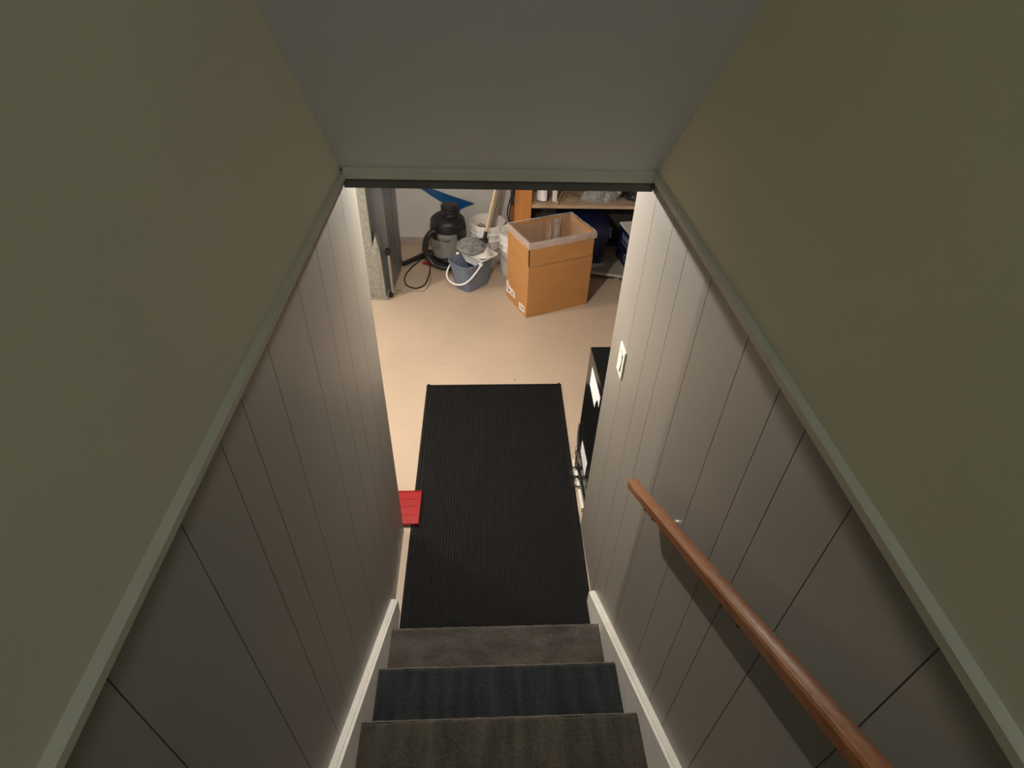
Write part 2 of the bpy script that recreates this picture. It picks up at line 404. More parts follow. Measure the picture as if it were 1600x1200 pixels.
# ---------------------------------------------------------------- light switch
sw = thing('light_switch', 'ivory rocker light switch on the right panelled wall', 'light switch', (HW, 1.695, 1.235))
obj('cover_plate', B().box(HW - 0.007, HW, 1.655, 1.735, 1.172, 1.296, 0.003), 'ivory', sw)
obj('rocker_gap', B().box(HW - 0.0078, HW - 0.005, 1.674, 1.716, 1.196, 1.272), 'groove', sw)
obj('rocker', B().prism([(HW - 0.006, 1.199), (HW - 0.0125, 1.199), (HW - 0.0085, 1.238), (HW - 0.0105, 1.269), (HW - 0.006, 1.269)], 1.678, 1.712, 'y'), 'ivory', sw)

# ---------------------------------------------------------------- floor mat
mtt = thing('rubber_mat', 'long black ribbed rubber mat on the floor at the foot of stairs', 'mat', (0, 2.2, 0))
mA, mB_, mC, mD = Vector((-0.423, 3.043)), Vector((0.481, 3.052)), Vector((0.448, 1.27)), Vector((-0.429, 1.27))
def matpt(u, v):
    p = (mD.lerp(mC, u)).lerp(mA.lerp(mB_, u), v); return p
def mat_curl(u, v): return 0.0015 + 0.0025 * max(0, math.sin(u * 7 + 1)) * (1 if v > 0.98 else 0)
base = B()
ring = lambda z, e: [(*matpt(u, v), z) for u, v in ((e, e), (1 - e, e), (1 - e, 1 - e), (e, 1 - e))]
base.loft([ring(0.0005, 0), ring(0.003, 0), ring(0.006, 0.006)])
obj('backing', base, 'mat', mtt)
rb = B(); NR = 56
u_a, u_b = 0.035, 0.965
prof = []
for i in range(NR):
    a = u_a + (u_b - u_a) * i / NR; wv = (u_b - u_a) / NR
    prof += [(a + wv * 0.08, 0.0055), (a + wv * 0.25, 0.0105), (a + wv * 0.6, 0.0105), (a + wv * 0.78, 0.0055)]
V = [[rb.v((*matpt(u, v), z)) for u, z in prof] for v in (0.015, 0.985)]
for i in range(len(prof) - 1): rb.f([V[0][i], V[0][i + 1], V[1][i + 1], V[1][i]])
obj('ribbed_surface', rb, 'mat', mtt)
bd = B()
def strip(uv0, uv1, wd):
    a, c = Vector(matpt(*uv0)), Vector(matpt(*uv1)); d = (c - a).normalized(); n = Vector((-d.y, d.x)) * wd
    bd.loft([[(*(p + n), 0.003), (*(p + n * 0.7), 0.011), (*(p - n * 0.2), 0.011), (*(p - n * 0.4), 0.004)] for p in (a, c)])
strip((0.012, 0), (0.012, 1), -0.012); strip((0.988, 0), (0.988, 1), 0.012); strip((0, 0.992), (1, 0.992), -0.010)
obj('raised_border', bd, 'mat', mtt)

# ---------------------------------------------------------------- red plastic tray
rd = thing('plastic_tray', 'flat red plastic tray on the floor overlapping the left edge of black mat', 'tray', (-0.48, 2.0, 0.012))
b = B(); b.prism([(-0.385, 2.115), (-0.386, 1.892), (-0.60, 1.892), (-0.60, 2.115)], 0.012, 0.021, 'z')
obj('slab', b, 'red', rd)
b = B()
b.tube([(-0.60, 2.112, 0.0215), (-0.387, 2.112, 0.0215), (-0.388, 1.895, 0.0215), (-0.60, 1.895, 0.0215)], 0.004, 6)
obj('rim', b, 'red', rd)
for yy in (1.955, 2.01, 2.06): obj('rib', B().box(-0.59, -0.40, yy - 0.003, yy + 0.003, 0.0205, 0.0225), 'red', rd)

# ---------------------------------------------------------------- black cabinet and what is on and by it
cbx = thing('cabinet', 'glossy black cabinet standing behind the end of the right wall', 'cabinet', (0.72, 2.14, 0))
R = Matrix.Translation((0.495, 2.38, 0)) @ Matrix.Rotation(math.radians(0.8), 4, 'Z')
obj('body', B(R).box(0.0, 0.46, -0.46, 0, 0.012, 0.80, 0.004), 'black', cbx)
obj('plinth', B(R).box(0.02, 0.44, -0.44, -0.02, 0.0, 0.02), 'blackm', cbx)
def paper(poly, label):
    b = B(R); b.prism(poly, -0.0016, -0.0004, 'x')
    o = obj('paper_sheet', b, 'paper', loc=(0.494, 2.2, poly[0][1])); tag(o, label, 'paper')
paper([(-0.095, 0.745), (-0.095, 0.635), (-0.253, 0.615), (-0.262, 0.66), (-0.288, 0.695), (-0.326, 0.68), (-0.325, 0.738)], 'white paper with a torn corner stuck high on the black cabinet side')
paper([(-0.115, 0.245), (-0.115, 0.165), (-0.275, 0.13), (-0.285, 0.245)], 'bluish white paper stuck low on the black cabinet side near cables')
ps = thing('power_strip', 'white power strip lying on the floor along the black cabinet', 'power strip', (0.475, 2.15, 0))
obj('housing', B(Matrix.Translation((0.482, 2.14, 0)) @ Matrix.Rotation(math.radians(0.6), 4, 'Z')).box(-0.010, 0.008, -0.17, 0.19, 0.0, 0.032, 0.004), 'ivory', ps)
for i in range(5): obj('outlet', B().box(0.476, 0.486, 2.02 + i * 0.05, 2.045 + i * 0.05, 0.0315, 0.0325), 'white', ps)
cb = B()
for i, yy in enumerate((2.235, 2.16)):
    cb.tube(smooth_path([(0.487, yy + 0.01, 0.04), (0.47, yy + 0.012, 0.055), (0.452, yy, 0.035), (0.452, yy - 0.025, 0.02), (0.462, yy - 0.045, 0.04), (0.485, yy - 0.05, 0.045)], 6), 0.0045, 8)
tag(obj('power_cable', cb, 'blackm', loc=(0.47, 2.2, 0.02), smooth=True), 'black cable looping over the white power strip beside black cabinet', 'cable')
cb = B()
cb.tube(smooth_path([(0.487, 2.345, 0.30), (0.484, 2.335, 0.22), (0.486, 2.31, 0.14), (0.480, 2.32, 0.09), (0.486, 2.345, 0.085), (0.485, 2.34, 0.12), (0.483, 2.30, 0.10), (0.478, 2.27, 0.05), (0.474, 2.25, 0.038)], 6), 0.005, 8)
tag(obj('grey_cable', cb, 'steel', loc=(0.485, 2.33, 0.05), smooth=True), 'thin shiny grey cable hanging down the black cabinet side', 'cable')

# ---------------------------------------------------------------- cardboard box
E0 = Vector((0.295, 3.865, 0)); ang = math.radians(22.8)
XB = Matrix.Translation(E0) @ Matrix.Rotation(ang, 4, 'Z')      # local x along right face, y along left face (away)
LX, LY, HC, HT = 0.552, 0.372, 0.438, 0.628
bx = thing('cardboard_box', 'tall open brown cardboard box standing on the beige floor', 'box', XB @ Vector((LX / 2, LY / 2, 0)))
b = B(XB)
T = 0.006
b.box(0, LX, 0, T, 0, HC); b.box(0, LX, LY - T, LY, 0, HC); b.box(0, T, T, LY - T, 0, HC); b.box(LX - T, LX, T, LY - T, 0, HC)
b.box(T, LX - T, T, LY - T, 0.001, T)
obj('body', b, 'card', bx)
def flap(p0, p1, bow, out):
    p0, p1 = Vector(p0), Vector(p1); d = (p1 - p0); n = Vector((d.y, -d.x)).normalized()
    b = B(XB)
    rings = []
    for i in range(13):
        u = i / 12
        ring_ = []
        for (v, t) in ((0, 0), (0, T), (0.5, T), (1, T), (1, 0), (0.5, 0)):
            zz = HC + 0.0015 + (HT - HC) * v
            o_ = (out * v - bow * 4 * u * (1 - u) * v) - t
            q = p0 + d * u + n * o_
            ring_.append((q.x, q.y, zz))
        rings.append(ring_)
    b.loft(rings)
    return obj('flap', b, 'card', bx)
g = 0.006
flap((0.010, 0), (LX - g, 0), 0.004, 0.004)
flap((LX, g), (LX, LY - g), 0.004, -0.004)
flap((LX - g, LY), (g, LY), 0.004, -0.002)
flap((0, LY - g), (0, 0.014), 0.004, 0.008)
# crease and tape on the front, printed stickers on the left face
b = B(XB); b.box(0.002, LX - 0.002, -0.0008, 0.001, HC - 0.001, HC + 0.0025)
obj('crease', b, 'groove', bx)
b = B(XB); b.prism([(0.262, 0.0), (0.274, 0.0), (0.300, 0.055), (0.292, 0.075), (0.284, 0.05)], -0.0006, 0.0006, 'y')
obj('torn_patch', b, 'cardin', bx)
def sticker(poly, marks):
    b = B(XB); b.prism(poly, -0.0008, 0.0, 'x'); s_ = obj('sticker', b, 'label', bx)
    b = B(XB)
    for m_ in marks: b.box(-0.0012, -0.0006, m_[0], m_[1], m_[2], m_[3])
    obj('print', b, 'ink', s_)
sticker([(0.205, 0.058), (0.370, 0.045), (0.370, 0.150), (0.345, 0.152), (0.325, 0.128), (0.290, 0.115), (0.262, 0.120), (0.222, 0.108)],
        [(0.245, 0.252, 0.075, 0.108), (0.252, 0.285, 0.072, 0.078), (0.31, 0.33, 0.065, 0.09), (0.336, 0.34, 0.07, 0.12), (0.348, 0.352, 0.07, 0.13), (0.29, 0.30, 0.095, 0.10), (0.22, 0.30, 0.062, 0.066)])
sticker([(0.035, 0.022), (0.135, 0.016), (0.135, 0.076), (0.035, 0.082)],
        [(0.05, 0.056, 0.035, 0.065), (0.062, 0.085, 0.045, 0.052), (0.07, 0.078, 0.035, 0.064), (0.095, 0.12, 0.04, 0.046), (0.10, 0.112, 0.055, 0.062)])
# liner: bag hanging inside, folded over the rim
ln = thing('plastic_liner', 'clear plastic bag lining the cardboard box and folded over its rim', 'plastic bag', XB @ Vector((LX / 2, LY / 2, 0.3)))
def rect_loop(ox, n=26):
    pts = []
    c = [(-ox, -ox), (LX + ox, -ox), (LX + ox, LY + ox), (-ox, LY + ox)]
    for a, c_ in zip(c, c[1:] + c[:1]):
        for i in range(n): pts.append((a[0] + (c_[0] - a[0]) * i / n, a[1] + (c_[1] - a[1]) * i / n))
    return pts
def nzv(x, y, z, s=1.0): return mnoise.noise(Vector((x * s, y * s, z * s)))
b = B(XB)
rings = []
for (ox, zz, am) in ((0.009, HT - 0.044, 0.005), (0.010, HT - 0.026, 0.004), (0.010, HT - 0.008, 0.003), (0.004, HT + 0.009, 0.005), (-0.006, HT + 0.007, 0.004)):
    rings.append([(p[0] + am * 0.4 * nzv(i * 0.5, zz * 30, 1), p[1] + am * 0.4 * nzv(i * 0.5, zz * 30, 5), zz + am * nzv(i * 0.23, zz * 6, 9)) for i, p in enumerate(rect_loop(ox))])
b.loft(rings, caps=False)
obj('folded_rim', b, 'filmband', ln, smooth=True, angle=70)
b = B(XB)
rings = []
for j in range(15):
    v = j / 14; zz = HT + 0.006 - v * 0.56; rr = []
    for i, p in enumerate(rect_loop(-0.009 - 0.02 * v, 40)):
        pu = 0.028 * min(1, v * 4) * abs(nzv(p[0] * 9, p[1] * 9, zz * 2.0, 1.0)) + 0.012 * min(1, v * 4) * abs(nzv(p[0] * 26, p[1] * 26, zz * 5))
        cx_, cy_ = LX / 2 - p[0], LY / 2 - p[1]; L_ = math.hypot(cx_, cy_)
        rr.append((p[0] + cx_ / L_ * pu, p[1] + cy_ / L_ * pu, zz))
    rings.append(rr)
b.loft(rings, caps=False)
obj('bag_wall', b, 'film', ln, smooth=True, angle=50)
b = B(XB)
for k_, (px, ) in enumerate(((0.335,), (0.40,), (0.425,))):
    def pl(u, v, px=px, k_=k_):
        zz = HT - 0.01 - 0.24 * v
        x = px + 0.035 * (u - 0.5) * (1 + 0.8 * v) + 0.01 * math.sin(v * 5 + k_)
        y = LY - 0.02 - 0.05 * math.sin(PI * u) * (0.3 + v) - 0.012 * math.sin(u * 14 + v * 3)
        return (x, y, zz)
    b.grid(pl, 10, 10)
obj('plastic_fold', b, 'filmfold', ln, smooth=True, angle=40)

# ---------------------------------------------------------------- furnace on the left
fu = thing('furnace', 'grey furnace cabinet with a galvanised duct front at the left', 'furnace', (-1.1, 4.4, 0))
RF = Matrix.Translation((-0.818, 4.114, 0)) @ Matrix.Rotation(math.radians(-3.5), 4, 'Z')
b = B(RF); b.box(-0.60, -0.062, 0.0, 0.10, 0.036, 1.75, 0.003)
obj('duct_front', b, 'galv', fu)
b = B(RF); b.box(-0.60, -0.059, -0.004, 0.10, 0.468, 0.488); b.box(-0.070, -0.058, -0.006, 0.012, 0.488, 1.75, 0.002)
obj('duct_seam', b, 'galv', fu)
b = B(RF); b.box(-0.60, 0.01, 0.005, 0.12, 0.0, 0.036)
obj('base_rail', b, 'plat', fu)
b = B(RF); b.box(-0.60, 0.035, 0.12, 0.56, 0.02, 1.75, 0.006)
obj('enamel_cabinet', b, 'furn', fu)
b = B(RF); b.prism([(-0.075, 0.478), (-0.075, 0.036), (0.0, 0.036), (-0.010, 0.44), (-0.030, 0.575), (-0.058, 0.478)], -0.002, 0.10, 'y'); b.box(-0.034, -0.030, -0.005, 0.0, 0.04, 0.47)
obj('side_flange', b, 'galv', fu)
b = B(RF); b.box(0.034, 0.040, 0.40, 0.555, 0.03, 1.7)
obj('side_panel', b, 'furn', fu)
gp = thing('gas_pipe', 'vertical metal pipe with dark fittings fixed beside the furnace', 'pipe', RF @ Vector((0.034, 0.085, 0)))
b = B(RF); b.tube([(0.034, 0.085, 0.07), (0.034, 0.085, 0.375)], 0.013, 14)
obj('pipe_run', b, 'alum', gp, smooth=True)
b = B(RF); b.lathe([(0.010, 0.365), (0.019, 0.368), (0.019, 0.382), (0.015, 0.384), (0.015, 0.40), (0.020, 0.402), (0.020, 0.416), (0.010, 0.42)], 0.034, 0.085, 14); b.box(0.01, 0.065, 0.080, 0.090, 0.385, 0.40)
obj('fitting', b, 'blackm', gp, smooth=True, angle=30)
b = B(RF); b.tube(smooth_path([(0.034, 0.085, 0.08), (0.034, 0.085, 0.035), (0.047, 0.095, 0.022), (0.085, 0.13, 0.022)], 6), 0.011, 10); b.lathe([(0.008, 0.0), (0.018, 0.002), (0.018, 0.026), (0.008, 0.03)], 0.085, 0.13, 12, cz=0.0)
obj('elbow', b, 'steel', gp, smooth=True)
b = B(RF); b.lathe([(0.012, 0), (0.02, 0.002), (0.02, 0.02), (0.010, 0.025), (0.010, 0.04)], 0.022, 0.070, 12)
obj('valve', b, 'blackm', gp)

# ---------------------------------------------------------------- shop vacuum
VX, VY = -0.345, 4.83
va = thing('vacuum_cleaner', 'black and silver canister vacuum standing against the pale back wall', 'vacuum cleaner', (VX, VY, 0))
obj('tank', B().lathe([(0.10, 0.055), (0.138, 0.06), (0.142, 0.075), (0.149, 0.30), (0.151, 0.305), (0.151, 0.312)], VX, VY, 48), 'tank', va, smooth=True)
b = B().lathe([(0.10, 0.03), (0.145, 0.032), (0.150, 0.045), (0.148, 0.072), (0.137, 0.078)], VX, VY, 40)
for a in range(5):
    an = a * 2 * PI / 5 + 0.9; cx, cy = VX + 0.15 * math.cos(an), VY + 0.15 * math.sin(an)
    b.box(-0.028, 0.028, -0.03, 0.03, 0.035, 0.085, 0.008, R=Matrix.Translation((cx, cy, 0)) @ Matrix.Rotation(an, 4, 'Z'))
obj('dolly', b, 'blackm', va, smooth=True, angle=35)
for a in range(5):
    an = a * 2 * PI / 5 + 0.9; cx, cy = VX + 0.16 * math.cos(an), VY + 0.16 * math.sin(an)
    obj('caster', B().tube([(cx - 0.010, cy, 0.019), (cx + 0.010, cy, 0.019)], 0.019, 14), 'blackm', va, smooth=True, angle=35)
b = B().lathe([(0.149, 0.302), (0.154, 0.305), (0.155, 0.328), (0.150, 0.332), (0.150, 0.375), (0.145, 0.392), (0.128, 0.408), (0.108, 0.422), (0.085, 0.432), (0.05, 0.434)], VX, VY, 48)
for an in (-2.4, -0.75):
    b.box(-0.02, 0.014, -0.035, 0.035, 0.25, 0.335, 0.006, R=Matrix.Translation((VX + 0.153 * math.cos(an), VY + 0.153 * math.sin(an), 0)) @ Matrix.Rotation(an, 4, 'Z'))
obj('motor_head', b, 'blackm', va, smooth=True, angle=35)
b = B().lathe([(0.085, 0.425), (0.088, 0.44), (0.074, 0.455), (0.07, 0.475), (0.075, 0.482), (0.075, 0.505), (0.062, 0.518), (0.03, 0.522)], VX + 0.02, VY, 36)
b.box(-0.03, 0.03, -0.11, -0.05, 0.425, 0.465, 0.012, R=Matrix.Translation((VX + 0.02, VY, 0)))
obj('motor_cap', b, 'blackm', va, smooth=True, angle=35)
hp = smooth_path([(VX - 0.09, VY - 0.12, 0.315), (-0.475, 4.70, 0.325), (-0.522, 4.69, 0.27), (-0.540, 4.69, 0.18), (-0.520, 4.68, 0.10), (-0.470, 4.655, 0.045), (-0.40, 4.63, 0.028), (-0.32, 4.62, 0.028), (-0.23, 4.63, 0.03), (-0.17, 4.70, 0.035)], 16)
b = B(); b.tube(hp, 0.024, 14, taper=[0.0225 + 0.0025 * (i % 2) for i in range(len(hp))])
obj('hose', b, 'hose', va, smooth=True, angle=60)
b = B()
def bend(co, r=0.1485, a0=-1.90, z0=0.235):
    a = a0 + co.x / r; rr = r + co.z
    return Vector((VX + rr * math.cos(a), VY + rr * math.sin(a), z0 + co.y))
text_mesh(b, 'SHOP-VAC', 0.040, None, 0.0008, lambda co: bend(co, a0=-2.66, z0=0.235))
for j in range(4):
    for i_ in range(10):
        a0 = -2.50 + i_ * 0.055; z_ = 0.216 - j * 0.018
        q = []
        for a in (a0, a0 + 0.05):
            for zz in (z_, z_ + 0.004): q.append((VX + 0.1482 * math.cos(a), VY + 0.1482 * math.sin(a), zz))
        vs = [b.v(p) for p in (q[0], q[2], q[3], q[1])]; b.f(vs)
obj('lettering', b, 'ink', va)
b = B(); cdp = smooth_path([(-0.50, 4.93, 0.03), (-0.565, 4.87, 0.006), (-0.655, 4.69, 0.006), (-0.705, 4.54, 0.006), (-0.705, 4.43, 0.006), (-0.675, 4.345, 0.006), (-0.60, 4.305, 0.006), (-0.535, 4.36, 0.006), (-0.511, 4.49, 0.006), (-0.505, 4.62, 0.008), (-0.515, 4.72, 0.01)], 8)
b.tube(cdp, 0.0055, 8)
obj('power_cord', b, 'blackm', va, smooth=True)
b = B(); b.tube(smooth_path([(-0.515, 4.925, 0.03), (-0.60, 4.835, 0.027), (-0.700, 4.735, 0.024), (-0.745, 4.69, 0.024)], 6), 0.022, 12)
tag(obj('vacuum_wand', b, 'hose', loc=(-0.62, 4.80, 0.03), smooth=True), 'dark straight vacuum wand lying on the floor between furnace and vacuum', 'wand')
ec = thing('extension_cord', 'thin brown cord with a red plug end on the floor in front of the vacuum', 'cord', (-0.51, 4.6, 0))
b = B(); b.box(-0.545, -0.505, 4.705, 4.765, 0.0, 0.028, 0.008); b.box(-0.575, -0.540, 4.72, 4.755, 0.002, 0.020, 0.006)
obj('plug', b, 'red', ec, smooth=True)['label'] = 'red plastic plug end'
b = B(); b.tube(smooth_path([(-0.520, 4.71, 0.008), (-0.492, 4.55, 0.005), (-0.49, 4.42, 0.005), (-0.525, 4.28, 0.005), (-0.60, 4.255, 0.005)], 8), 0.0042, 8)
obj('cable', b, 'brown', ec, smooth=True)

# blue sheet behind the vacuum
b = B()
out = [(-0.86, 0.70), (-0.573, 0.529), (-0.48, 0.465), (-0.381, 0.403), (-0.34, 0.36), (-0.31, 0.25), (-0.30, 0.02), (-0.22, 0.02), (-0.235, 0.24), (-0.252, 0.30), (-0.252, 0.335), (-0.238, 0.358), (-0.19, 0.382), (-0.118, 0.408), (-0.30, 0.466), (-0.49, 0.533), (-0.80, 0.70)]
rings = []
for dy in (0.0, 0.012):
    rings.append([(x, 5.095 + dy + 0.03 * (z / 0.7), z) for x, z in out])
b.loft(rings)
tag(obj('blue_plastic_sheet', b, 'blue', loc=(-0.27, 5.1, 0.02)), 'dark blue pointed plastic sheet leaning on the back wall behind the vacuum', 'plastic sheet')

# ---------------------------------------------------------------- white pails
def pail(cx, cy, label, lid):
    t = thing('pail', label, 'pail', (cx, cy, 0), 'white plastic pails')
    pr_out = [(0.128, 0.0), (0.131, 0.004), (0.139, 0.20), (0.141, 0.235), (0.150, 0.237), (0.151, 0.245), (0.143, 0.248), (0.144, 0.29), (0.154, 0.292), (0.155, 0.302), (0.146, 0.305), (0.147, 0.335), (0.156, 0.337), (0.157, 0.365), (0.155, 0.375), (0.149, 0.376), (0.146, 0.37), (0.134, 0.02), (0.02, 0.018)]
    obj('body', B().lathe(pr_out, cx, cy, 48), 'pail', t, smooth=True, angle=35)
    b = B()
    for a0 in (0.4, 1.0):
        pass
    text_r = 0.1395
    for j in range(6):
        for i_ in range(9):
            if (i_ * 7 + j * 3) % 4 == 0: continue
            a = -2.05 + i_ * 0.105; z_ = 0.09 + j * 0.018
            q = [(cx + text_r * 0.99 * math.cos(aa), cy + text_r * 0.99 * math.sin(aa), zz) for aa, zz in ((a, z_), (a + 0.06, z_), (a + 0.06, z_ + 0.006), (a, z_ + 0.006))]
            b.f([b.v(p) for p in q])
    obj('print', b, 'tank', t)
    b = B()
    hpts = []
    for i in range(13):
        a = PI * i / 12
        hpts.append((cx - 0.157 * math.cos(a), cy - 0.165 * math.sin(a) - 0.002, 0.285 - 0.13 * math.sin(a) ** 0.9))
    b.tube(hpts, 0.003, 6)
    obj('wire_handle', b, 'alum', t, smooth=True)
    if lid:
        obj('lid', B().lathe([(0.158, 0.352), (0.162, 0.354), (0.162, 0.378), (0.152, 0.384), (0.146, 0.376), (0.02, 0.374)], cx, cy, 48), 'pail', t, smooth=True, angle=35)
    return t
pail(0.0, 4.83, 'open white plastic pail holding two long poles against back wall', False)
pail(0.247, 4.613, 'lidded white plastic pail half hidden behind the cardboard box', True)
def pole(name, pts, r, m, label):
    tag(obj(name, B().tube(pts, r, 14), m, loc=pts[0], smooth=True), label, 'pole')
pole('wooden_pole', [(0.0, 4.785, 0.264), (0.088, 4.83, 0.72), (0.205, 4.91, 1.55)], 0.013, 'stick', 'pale wooden pole standing in the open white pail')
pole('aluminium_pole', [(0.040, 4.82, 0.264), (0.128, 4.86, 0.72), (0.245, 4.93, 1.50)], 0.015, 'alum', 'grey metal pole standing in the open white pail')
b = B()
for k in range(4):
    c = Vector((-0.075 + 0.012 * k, 4.86 - 0.010 * k, 0.282 + 0.012 * k))
    b.tube([c + Vector((0.038 * math.cos(t * 0.5), 0.05 * math.sin(t * 0.5), 0.012 * math.sin(t + k))) for t in range(13)], 0.004, 6)
tag(obj('wire_coil', b, 'brown', loc=(-0.02, 4.79, 0.25), smooth=True), 'tangled brown wire coil inside the open white pail', 'wire')
b = B(); b.lathe([(0.02, 0.022), (0.125, 0.022), (0.132, 0.255), (0.10, 0.262), (0.03, 0.258)], 0.0, 4.83, 30)
tag(obj('pail_filling', b, 'pail', loc=(0, 4.83, 0.022), smooth=True), 'pale contents filling the open white pail', 'contents')

# ---------------------------------------------------------------- mop bucket and mop
XM = Matrix.Translation((-0.135, 4.385, 0)) @ Matrix.Rotation(math.radians(45), 4, 'Z')   # local -x is the rounded spout end
mb = thing('mop_bucket', 'slate blue oval mop bucket with white handle on the floor', 'bucket', (-0.135, 4.385, 0))
def oval(L, Wd, z, p=5.0, n=48, spout=0.0, dz=0.0):
    r = []
    for i in range(n):
        a = 2 * PI * i / n; c_, s_ = math.cos(a), math.sin(a)
        x = L * math.copysign(abs(c_) ** (2 / p), c_); y = Wd * math.copysign(abs(s_) ** (2 / p), s_)
        k = max(0.0, -c_) ** 10
        r.append((x - spout * k, y, z + dz * k))
    return r
b = B(XM)
prof = [(0.125, 0.085, 0.0, 0), (0.130, 0.090, 0.004, 0), (0.166, 0.118, 0.236, 0.012), (0.176, 0.127, 0.238, 0.016), (0.178, 0.129, 0.250, 0.018), (0.170, 0.121, 0.252, 0.016), (0.163, 0.114, 0.240, 0.012), (0.125, 0.085, 0.012, 0), (0.02, 0.02, 0.010, 0)]
b.loft([oval(L, Wd, z, spout=s_, dz=0.006 if z > 0.2 else 0) for L, Wd, z, s_ in prof])
obj('tub', b, 'navytub', mb, smooth=True, angle=40)
b = B(XM)
hp = smooth_path([(-0.025, -0.136, 0.245), (-0.065, -0.140, 0.215), (-0.150, -0.128, 0.150), (-0.200, -0.085, 0.112), (-0.218, 0.0, 0.098), (-0.200, 0.085, 0.112), (-0.150, 0.128, 0.150), (-0.065, 0.140, 0.215), (-0.025, 0.136, 0.245)], 8)
b.tube(hp, 0.0075, 10)
for sy in (-1, 1): b.tube([(-0.025, sy * 0.118, 0.245), (-0.025, sy * 0.145, 0.245)], 0.014, 14)
obj('handle', b, 'white', mb, smooth=True)
b = B(XM)
outer = []
def wr(x0, x1, wy, z): return [(x0, -wy, z), (x1 - 0.02, -wy, z), (x1, -wy + 0.03, z), (x1, wy - 0.03, z), (x1 - 0.02, wy, z), (x0, wy, z)]
b.loft([wr(0.005, 0.150, 0.070, 0.185), wr(-0.005, 0.185, 0.132, 0.258), wr(-0.008, 0.188, 0.136, 0.262), wr(-0.008, 0.188, 0.136, 0.270), wr(0.0, 0.18, 0.127, 0.270), wr(0.01, 0.165, 0.10, 0.25), wr(0.02, 0.14, 0.06, 0.20)])
cone = []
for (r_, z_) in ((0.105, 0.262), (0.098, 0.285), (0.080, 0.325), (0.072, 0.332), (0.066, 0.328), (0.080, 0.27), (0.06, 0.22)):
    cone.append([(0.088 + r_ * 0.85 * math.cos(2 * PI * k / 32), r_ * 1.1 * math.sin(2 * PI * k / 32), z_) for k in range(32)])
b.loft(cone)
obj('wringer', b, 'white', mb, smooth=True, angle=35)
mo = thing('mop', 'grey string mop resting on the white wringer with long wooden handle', 'mop', XM @ Vector((0.03, 0.0, 0.30)))
b = B()
rnd = random.Random(3)
for s_ in range(190):
    a = rnd.uniform(0, 2 * PI); r_ = rnd.uniform(0.01, 0.095); pts = []
    for j in range(7):
        a += rnd.uniform(-0.5, 0.8); r_ = min(0.125, max(0.0, r_ + rnd.uniform(-0.02, 0.03)))
        x = -0.150 + r_ * 1.0 * math.cos(a); y = 4.445 + r_ * 1.0 * math.sin(a)
        dome = math.sqrt(max(0.0, 1 - (r_ / 0.135) ** 2))
        pts.append((x + 0.02, y, 0.295 + 0.075 * dome + rnd.uniform(-0.012, 0.012)))
    b.tube(smooth_path(pts, 3), 0.0036, 4)
o = obj('mop_head', b, 'mop', mo, smooth=True)
b = B(); b.loft([[(-0.130 + (0.115 * r_) * math.cos(2 * PI * k / 24), 4.445 + 0.115 * r_ * math.sin(2 * PI * k / 24), z_) for k in range(24)] for r_, z_ in ((0.3, 0.285), (0.85, 0.29), (0.9, 0.31), (0.6, 0.345), (0.2, 0.36))])
obj('mop_core', b, 'mop', mo, smooth=True)
h0, h1 = Vector((-0.035, 4.485, 0.335)), Vector((0.062, 4.53, 0.785)); hd = (h1 - h0).normalized()
b = B(); b.tube([h0 - hd * 0.02, h0 + hd * 0.03, h0 + hd * 0.035, h0 + hd * 0.10], 0.02, 14, taper=[0.03, 0.024, 0.017, 0.014])
b.box(-0.075, 0.005, 4.455, 4.505, 0.345, 0.37, 0.006)
obj('socket', b, 'blackm', mo, smooth=True, angle=35)
b = B(); b.tube([h0 + hd * 0.09, h0 + hd * 1.25], 0.0125, 14)
obj('handle', b, 'stick', mo, smooth=True)

# ---------------------------------------------------------------- shelf unit
SZ = 0.533
sh = thing('shelf_unit', 'wooden shelf with an orange pine post against the dark back wall', 'shelf', (0.9, 4.95, 0))
obj('post', B().box(0.232, 0.374, 4.802, 4.84, 0, 1.98, 0.002), 'post', sh)
obj('post', B().box(0.205, 0.243, 4.98, 5.07, 0, 1.98, 0.002), 'post', sh)
obj('post', B().box(1.62, 1.70, 4.85, 4.93, 0, 1.98, 0.002), 'post', sh)
b = B(); b.box(0.376, 1.80, 4.80, 5.12, SZ - 0.028, SZ)
obj('shelf_board', b, 'shelf', sh)
RP = Matrix.Translation((0.47, 4.612, 0)) @ Matrix.Rotation(math.radians(-16), 4, 'Z')
lb = thing('floor_board', 'low grey board with a pale front edge lying on the floor below the shelf', 'board', (0.9, 4.7, 0))
obj('panel', B(RP).box(0.0, 1.3, 0.006, 0.42, 0.046, 0.072), 'plat', lb)
obj('front_edge', B(RP).box(0.0, 1.3, 0.0, 0.006, 0.052, 0.073), 'platedge', lb)
for xx in (0.05, 0.65, 1.2): obj('bearer', B(RP).box(xx, xx + 0.04, 0.04, 0.40, 0, 0.046), 'plat', lb)
struct('wall_back_right', B().box(0.38, 2.9, 5.125, 5.152, 0, 2.0), 'bdark')  # back wall continues; near-black sheet puts its shade into the colour
